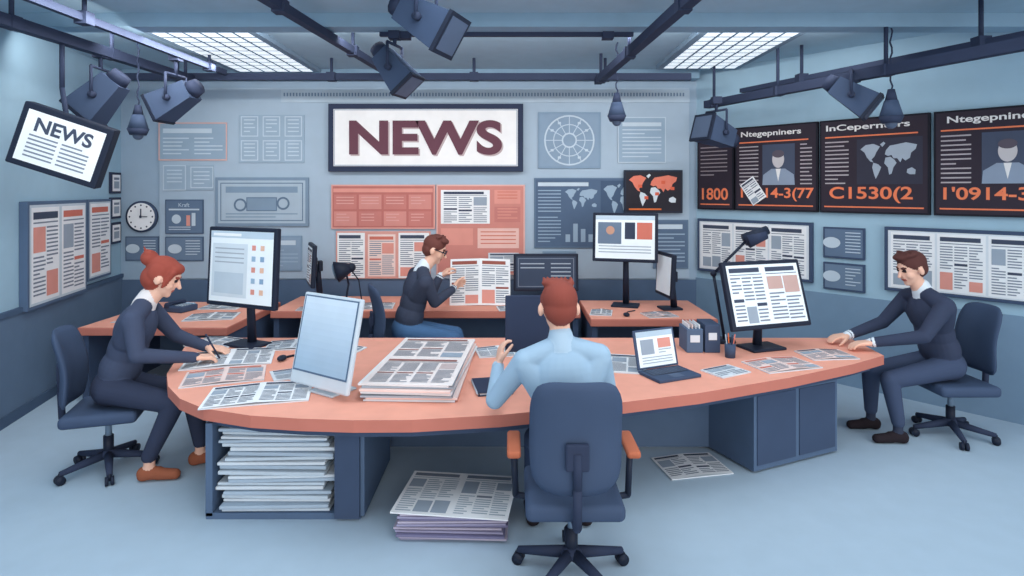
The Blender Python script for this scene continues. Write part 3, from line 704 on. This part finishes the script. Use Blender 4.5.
# ------------------------------------------------------------------ people
def person(name, P, N, H, F, hf, arms, legs, col, S=1.18, hair='m', sw=.2, extra=None, HS=None):
    P, N, H = V(P), V(N), V(H); F = V(F).normalized(); R = F.cross(UP).normalized()
    HS = HS or S
    pr = []
    def cap(a, b, ra, rb, l, bias=0): pr.append(('c', V(a), V(b), ra*S, rb*S, l, bias))
    def el(c, ax, rad, l, bias=0): pr.append(('e', V(c), [V(a).normalized() for a in ax], [q*S for q in rad], l, bias))
    u = (N-P).normalized(); f = (F - u*F.dot(u)).normalized(); r = f.cross(u)
    fr = (r, f, u); wf = .93 if hair == 'f' else 1.0
    el(P + u*.0, fr, (.165, .125, .12), 'pants'); el(P + (N-P)*.22, fr, (.158*wf, .12, .15), 'top')
    el(P + (N-P)*.45, fr, (.150*wf, .112, .18), 'top'); el(P + (N-P)*.68 , fr, (.168*wf, .118, .17), 'top')
    shl = {}
    for k, s_ in (('R', 1), ('L', -1)):
        sh = N - u*.08*S + r*s_*sw*S; shl[k] = sh
        cap(N - u*.03*S + r*s_*.045*S, sh, .058, .062, 'top'); cap(P + (N-P)*.6 + r*s_*.09*S, sh - u*.02, .09, .064, 'top')
    hu = (H - N).normalized()
    cap(N - u*.03*S, H - V((0, 0, .04)) * S, .054, .052, 'skin'); cap(N - u*.03*S, N + hu*.03*S, .072, .062, 'collar')
    Sb = S; S = HS
    def caph(a, b, ra, rb, l, bias=0): pr.append(('c', V(a), V(b), ra*HS, rb*HS, l, bias))
    def elh(c, ax, rad, l, bias=0): pr.append(('e', V(c), [V(a).normalized() for a in ax], [q*HS for q in rad], l, bias))
    hf = V(hf).normalized(); hr = hf.cross(UP).normalized(); hh = hr.cross(hf)
    A = (hr, hf, hh); K = lambda a, b, c: H + (hr*a + hf*b + hh*c)*HS
    elh(K(0, -.008, .022), A, (.076, .094, .095), 'skin'); elh(K(0, .022, -.04), A, (.06, .066, .075), 'skin'); elh(K(0, .06, -.092), A, (.026, .022, .02), 'skin')
    caph(K(0, .088, .008), K(0, .108, -.026), .009, .014, 'skin')
    for s_ in (-1, 1):
        elh(K(s_*.088, -.006, -.012), A, (.013, .02, .03), 'skin', -.006); elh(K(s_*.031, .081, .008), A, (.013, .008, .008), 'eye', -.004)
        caph(K(s_*.018, .088, .03), K(s_*.046, .078, .031), .005, .005, 'hair', -.003); elh(K(s_*.04, .05, -.03), A, (.025, .03, .03), 'skin')
    caph(K(-.016, .083, -.06), K(.016, .083, -.06), .006, .006, 'lip', -.004)
    elh(K(0, -.02, .04), A, (.086, .100, .088), 'hair')
    if hair == 'm':
        elh(K(0, -.045, -.01), A, (.078, .067, .072), 'hair')
        elh(K(.01, .045, .102), A, (.062, .047, .028), 'hair'); elh(K(-.02, 0, .112), A, (.06, .065, .024), 'hair')
        for q in range(7): caph(K(-.06+.02*q, -.01+.02*(q % 3), .112), K(-.068+.022*q, .02+.02*(q % 2), .138), .016, .006, 'hair')
        for s_ in (-1, 1): elh(K(s_*.074, -.0, .035), A, (.014, .03, .035), 'hair')
    else:
        elh(K(0, -.048, -.02), A, (.084, .078, .085), 'hair', -.004)
        elh(K(0, .045, .075), A, (.07, .045, .035), 'hair')
        elh(K(.0, -.125, .075), A, (.055, .05, .05), 'hair'); elh(K(.02, -.135, .1), A, (.03, .03, .028), 'hair'); elh(K(-.02, -.14, .055), A, (.035, .03, .03), 'hair')
        for s_ in (-1, 1):
            caph(K(s_*.070, .045, .05), K(s_*.078, .03, -.045), .022, .008, 'hair', -.003); elh(K(s_*.066, -.03, .02), A, (.03, .06, .06), 'hair', -.003)
        caph(K(.02, -.15, .1), K(.03, -.18, .135), .012, .004, 'hair')
    S = Sb
    def hand(W, D, Nn, T, curl):
        D = V(D).normalized(); Nn = V(Nn); Nn = (Nn - D*Nn.dot(D)).normalized(); T = V(T); T = (T - D*T.dot(D) - Nn*T.dot(Nn)).normalized()
        for i in range(4):
            o = (.033, .012, -.011, -.033)[i]; L = (.072, .08, .075, .058)[i]
            root = W + (D*.088 + T*o)*S; cap(W + (D*.015 + T*o*.6)*S, root, .017, .0135, 'skin')
            a = root; ang = curl*.45
            for k in range(3):
                dd = D*math.cos(ang) + Nn*math.sin(ang) + T*o*.8; dd.normalize()
                b = a + dd*L*(.42, .32, .26)[k]*S; cap(a, b, (.0115, .0105, .0095)[k], (.0105, .0095, .008)[k], 'skin'); a = b; ang += curl*.75
        a = W + (D*.02 + T*.024)*S; b = a + (D*.035 + T*.035 + Nn*.012)*S; cap(a, b, .018, .0135, 'skin')
        c = b + (D*.034 + T*.012 + Nn*.018)*S; cap(b, c, .0125, .011, 'skin'); cap(c, c + (D*.026 + Nn*.014)*S, .011, .009, 'skin')
    for k in ('R', 'L'):
        E, W, D, Nn, T, curl = arms[k]; E = V(E); W = V(W)
        cap(shl[k], E, .062, .048, 'top'); cap(E, W, .048, .036, 'top')
        dn = (W-E).normalized()
        cap(W - dn*.008, W + dn*.012*S, .034, .031, 'cuff', -.004); cap(W, W + V(D).normalized()*.02*S, .025, .026, 'skin')
        hand(W + V(D).normalized()*.012*S, D, Nn, T, curl)
    for k, s_ in (('R', 1), ('L', -1)):
        Kn, An, ft = legs[k]; Kn, An, ft = V(Kn), V(An), V(ft).normalized(); hp = P + R*s_*.085*S
        cap(hp, Kn, .088, .064, 'pants'); cap(Kn, An + UP*.05, .064, .045, 'pants'); cap(An + UP*.04, An - UP*.02, .032, .034, 'sock')
        g = V((An.x, An.y, .045*S)); fr2 = (ft.cross(UP), ft, UP)
        cap(g - ft*.03*S, g + ft*.05*S, .042, .038, 'shoe'); cap(g + ft*.05*S - UP*.006*S, g + ft*.15*S - UP*.012*S, .036, .032, 'shoe')
        el(g - ft*.03*S - UP*.02*S, fr2, (.038, .04, .024), 'shoe')
    mb = MB(); dm = mat('FFFFFF')
    for p in pr:
        tb = bmesh.new()
        if p[0] == 'c':
            big = p[3] > .02*S
            bmesh.ops.create_uvsphere(tb, u_segments=20 if big else 12, v_segments=12 if big else 8, radius=1)
            d = p[2]-p[1]; Mz = zrot(d)
            for v in tb.verts:
                top = v.co.z > 1e-4; q = Mz @ v.co
                v.co = (p[2] + q*p[4]) if top else (p[1] + q*p[3])
        else:
            bmesh.ops.create_uvsphere(tb, u_segments=24, v_segments=16, radius=1)
            for v in tb.verts:
                v.co = p[1] + p[2][0]*v.co.x*p[3][0] + p[2][1]*v.co.y*p[3][1] + p[2][2]*v.co.z*p[3][2]
        bmesh.ops.recalc_face_normals(tb, faces=tb.faces[:])
        mb.merge(tb, dm)
    o = mb.obj('tmp')
    md = o.modifiers.new('r', 'REMESH'); md.mode = 'VOXEL'; md.voxel_size = .0075
    sm = o.modifiers.new('s', 'SMOOTH'); sm.factor = .5; sm.iterations = 3
    dg = bpy.context.evaluated_depsgraph_get(); dg.update()
    me = bpy.data.meshes.new_from_object(o.evaluated_get(dg)); bpy.data.objects.remove(o)
    me.name = name
    nf = len(me.polygons); co = np.zeros(nf*3); me.polygons.foreach_get('center', co); co = co.reshape(-1, 3)
    labs = ['skin', 'top', 'pants', 'shoe', 'hair', 'collar', 'cuff', 'sock', 'eye', 'lip']
    best = np.full(nf, 1e9); idx = np.zeros(nf, dtype=np.int32)
    for p in pr:
        if p[0] == 'c':
            a = np.array(p[1]); d = np.array(p[2])-a; L2 = max(d@d, 1e-9); t = np.clip(((co-a)@d)/L2, 0, 1)
            dist = np.linalg.norm(co-a-t[:, None]*d, axis=1) - (p[3]+(p[4]-p[3])*t)
        else:
            q = co-np.array(p[1]); ax = np.array([list(a) for a in p[2]]); l = q@ax.T; rr = np.array(p[3])
            k0 = np.linalg.norm(l/rr, axis=1)+1e-9; k1 = np.linalg.norm(l/(rr*rr), axis=1)+1e-9; dist = k0*(k0-1)/k1
        dist = dist + p[-1]; mk = dist < best; best[mk] = dist[mk]; idx[mk] = labs.index(p[-2])
    me.materials.clear()
    for l in labs: me.materials.append(mat(col.get(l, {'skin': 'EDBCA5', 'eye': '2A2227', 'lip': 'B9635A', 'cuff': 'E8EDF2', 'sock': '3A4154'}.get(l, '343C50')), .85))
    me.polygons.foreach_set('material_index', idx); me.polygons.foreach_set('use_smooth', np.ones(nf, dtype=bool)); me.update()
    ob = bpy.data.objects.new(name, me); SC.collection.objects.link(ob)
    if extra:
        e = MB(); n2 = extra(e, K, hr, hf, hh, HS); e.obj(n2, parent=ob)
    return ob

def pen_at(p, q):
    def f(e, *a):
        e.cyl(p, q, .007, .007, NAVY, 10); e.cyl(q, V(q) + (V(q)-V(p)).normalized()*.02, .007, .001, INKL, 10); return 'pen'
    return f
person('seated_woman', (-3.05, 4.6, .63), (-2.84, 4.65, 1.27), (-2.72, 4.69, 1.45), (.95, .3, 0), (.85, .24, -.42),
    {'R': ((-2.74, 4.38, .92), (-2.48, 4.66, .83), (.75, .55, -.12), (-.1, 0, -1), (-.5, .8, 0), .75),
     'L': ((-2.80, 5.0, .92), (-2.56, 5.02, .82), (.95, -.1, -.1), (0, 0, -1), (-.1, -1, 0), .3)},
    {'R': ((-2.5, 4.44, .55), (-2.66, 4.40, .13), (.95, .1, 0)), 'L': ((-2.5, 4.68, .55), (-2.42, 4.66, .13), (.95, .3, 0))},
    {'top': '434C63', 'pants': '343B50', 'shoe': '9A5A42', 'hair': '9A4A3E', 'collar': 'E6E0E0', 'sock': 'EDBCA5', 'cuff': '434C63'}, hair='f', sw=.185, S=1.2, HS=1.25,
    extra=pen_at((-2.40, 4.70, 1.0), (-2.34, 4.80, .785)))
def tablet(e, K, hr, hf, hh, S):
    e.M = Matrix.Translation((.10, 4.0, 1.24)) @ Matrix.Rotation(-.15, 4, 'X')
    e.box((0, 0, 0), (.29, .018, .37), NAVY, bev=.008); e.box((0, .011, 0), (.25, .004, .33), SCRB); e.M = Matrix.Identity(4); return 'tablet'
person('seated_man', (.32, 3.38, .63), (.28, 3.43, 1.26), (.27, 3.46, 1.455), (-.05, 1, 0), (-.1, 1, -.12),
    {'R': ((.57, 3.56, .92), (.30, 3.87, .99), (-.25, .5, .75), (-.8, .2, .2), (-.3, -.6, .3), .7),
     'L': ((-.10, 3.52, .90), (-.09, 3.87, .99), (.15, .3, .9), (.9, .2, -.2), (.2, -.8, .1), .7)},
    {'R': ((.47, 3.9, .52), (.47, 3.85, .13), (0, 1, 0)), 'L': ((.15, 3.9, .52), (.13, 3.85, .13), (-.1, 1, 0))},
    {'top': '9FBAD0', 'pants': '3A4660', 'shoe': '2A2227', 'hair': '8A463C', 'collar': 'B0C8DB', 'cuff': 'B0C8DB'}, extra=tablet, S=1.14, HS=1.22, sw=.185)
def glasses(e, K, hr, hf, hh, S):
    for s_ in (-1, 1):
        c = K(s_*.033, .1, .006); n = 16
        pts = [c + (hr*.024*math.cos(i*2*math.pi/n) + hh*.02*math.sin(i*2*math.pi/n))*S for i in range(n+1)]
        e.tube(pts, .005, BLACK, 6); e.tube([K(s_*.058, .098, .01), K(s_*.09, .0, .012)], .005, BLACK, 6)
    e.tube([K(-.01, .102, .01), K(.01, .102, .01)], .005, BLACK, 6); return 'glasses'
person('seated_man', (-1.14, 6.45, .63), (-.97, 6.5, 1.28), (-.84, 6.54, 1.48), (.93, .37, 0), (.85, .0, -.35),
    {'R': ((-.82, 6.36, .94), (-.66, 6.72, 1.02), (.35, .8, .3), (.7, -.3, -.2), (-.3, -.1, .8), .7),
     'L': ((-.92, 6.95, .96), (-.84, 7.0, 1.12), (.6, .3, .5), (.5, .2, -.6), (-.2, -.8, .3), .7)},
    {'R': ((-.62, 6.36, .55), (-.6, 6.3, .13), (.95, .1, 0)), 'L': ((-.62, 6.6, .55), (-.5, 6.62, .13), (.95, .3, 0))},
    {'top': '3F4659', 'pants': '4A6C94', 'shoe': '2A2227', 'hair': '6B403A', 'collar': 'DDE6EE', 'cuff': 'DDE6EE'}, extra=glasses, S=1.25)
person('seated_man', (3.74, 5.2, .63), (3.56, 5.2, 1.26), (3.46, 5.2, 1.45), (-1, 0, 0), (-.9, -.1, -.3),
    {'R': ((3.4, 5.5, .92), (3.02, 5.38, .83), (-.95, -.1, -.1), (0, 0, -1), (-.1, -1, 0), .4),
     'L': ((3.4, 4.95, .92), (3.08, 5.12, .83), (-.95, .1, -.1), (0, 0, -1), (-.1, 1, 0), .5)},
    {'R': ((3.2, 5.35, .52), (3.2, 5.35, .13), (-1, 0, 0)), 'L': ((3.2, 5.08, .52), (3.25, 5.05, .13), (-1, 0, 0))},
    {'top': '3A4258', 'pants': '424E68', 'shoe': '2A2227', 'hair': '5A3734', 'collar': 'DDE6EE', 'cuff': 'DDE6EE'})

# ------------------------------------------------------------------ light + camera
w = bpy.data.worlds.new('world'); SC.world = w; w.use_nodes = True
w.node_tree.nodes['Background'].inputs[0].default_value = (.97, .98, 1, 1)
w.node_tree.nodes['Background'].inputs[1].default_value = 0.85
sl = bpy.data.lights.new('front_fill_sun', 'SUN'); sl.energy = 1.6; sl.angle = math.radians(60); sl.color = (1, .985, .96)  # added soft sun fill from behind the camera, lifts the back wall
so = bpy.data.objects.new('front_fill_sun', sl); SC.collection.objects.link(so)
so.location = (0, -3, 3); so.rotation_euler = V((-.4, 1, -.12)).to_track_quat('-Z', 'Y').to_euler()
def area_fill(name, loc, d, lx, ly, e):
    al = bpy.data.lights.new(name, 'AREA'); al.shape = 'RECTANGLE'; al.size = lx; al.size_y = ly; al.energy = e; al.color = (1, .99, .97)
    ao = bpy.data.objects.new(name, al); SC.collection.objects.link(ao)
    z = -V(d).normalized(); x = V((0, 1, 0)) if abs(V(d).y) < .3 else V((1, 0, 0)); y = z.cross(x)
    M = Matrix.Identity(4)
    for i in range(3): M[i][0] = x[i]; M[i][1] = y[i]; M[i][2] = z[i]; M[i][3] = loc[i]
    ao.matrix_world = M
# added fill lights, no real fixtures: they brighten the back and left walls
area_fill('back_wall_fill', (-.6, 5.5, 3.6), (0, .8, -.6), 7.6, .08, 75)
area_fill('left_wall_fill', (-3.28, 5.0, 3.5), (-.75, 0, -.66), 3.4, .06, 22)
cam = bpy.data.cameras.new('camera'); co_ = bpy.data.objects.new('camera', cam); SC.collection.objects.link(co_)
cam.sensor_width = 36; cam.lens = 21.09; cam.shift_y = -.0957; co_.location = (0, 0, 2.13); co_.rotation_euler = (math.pi/2, 0, 0)
SC.camera = co_
SC.view_settings.view_transform = 'Standard'
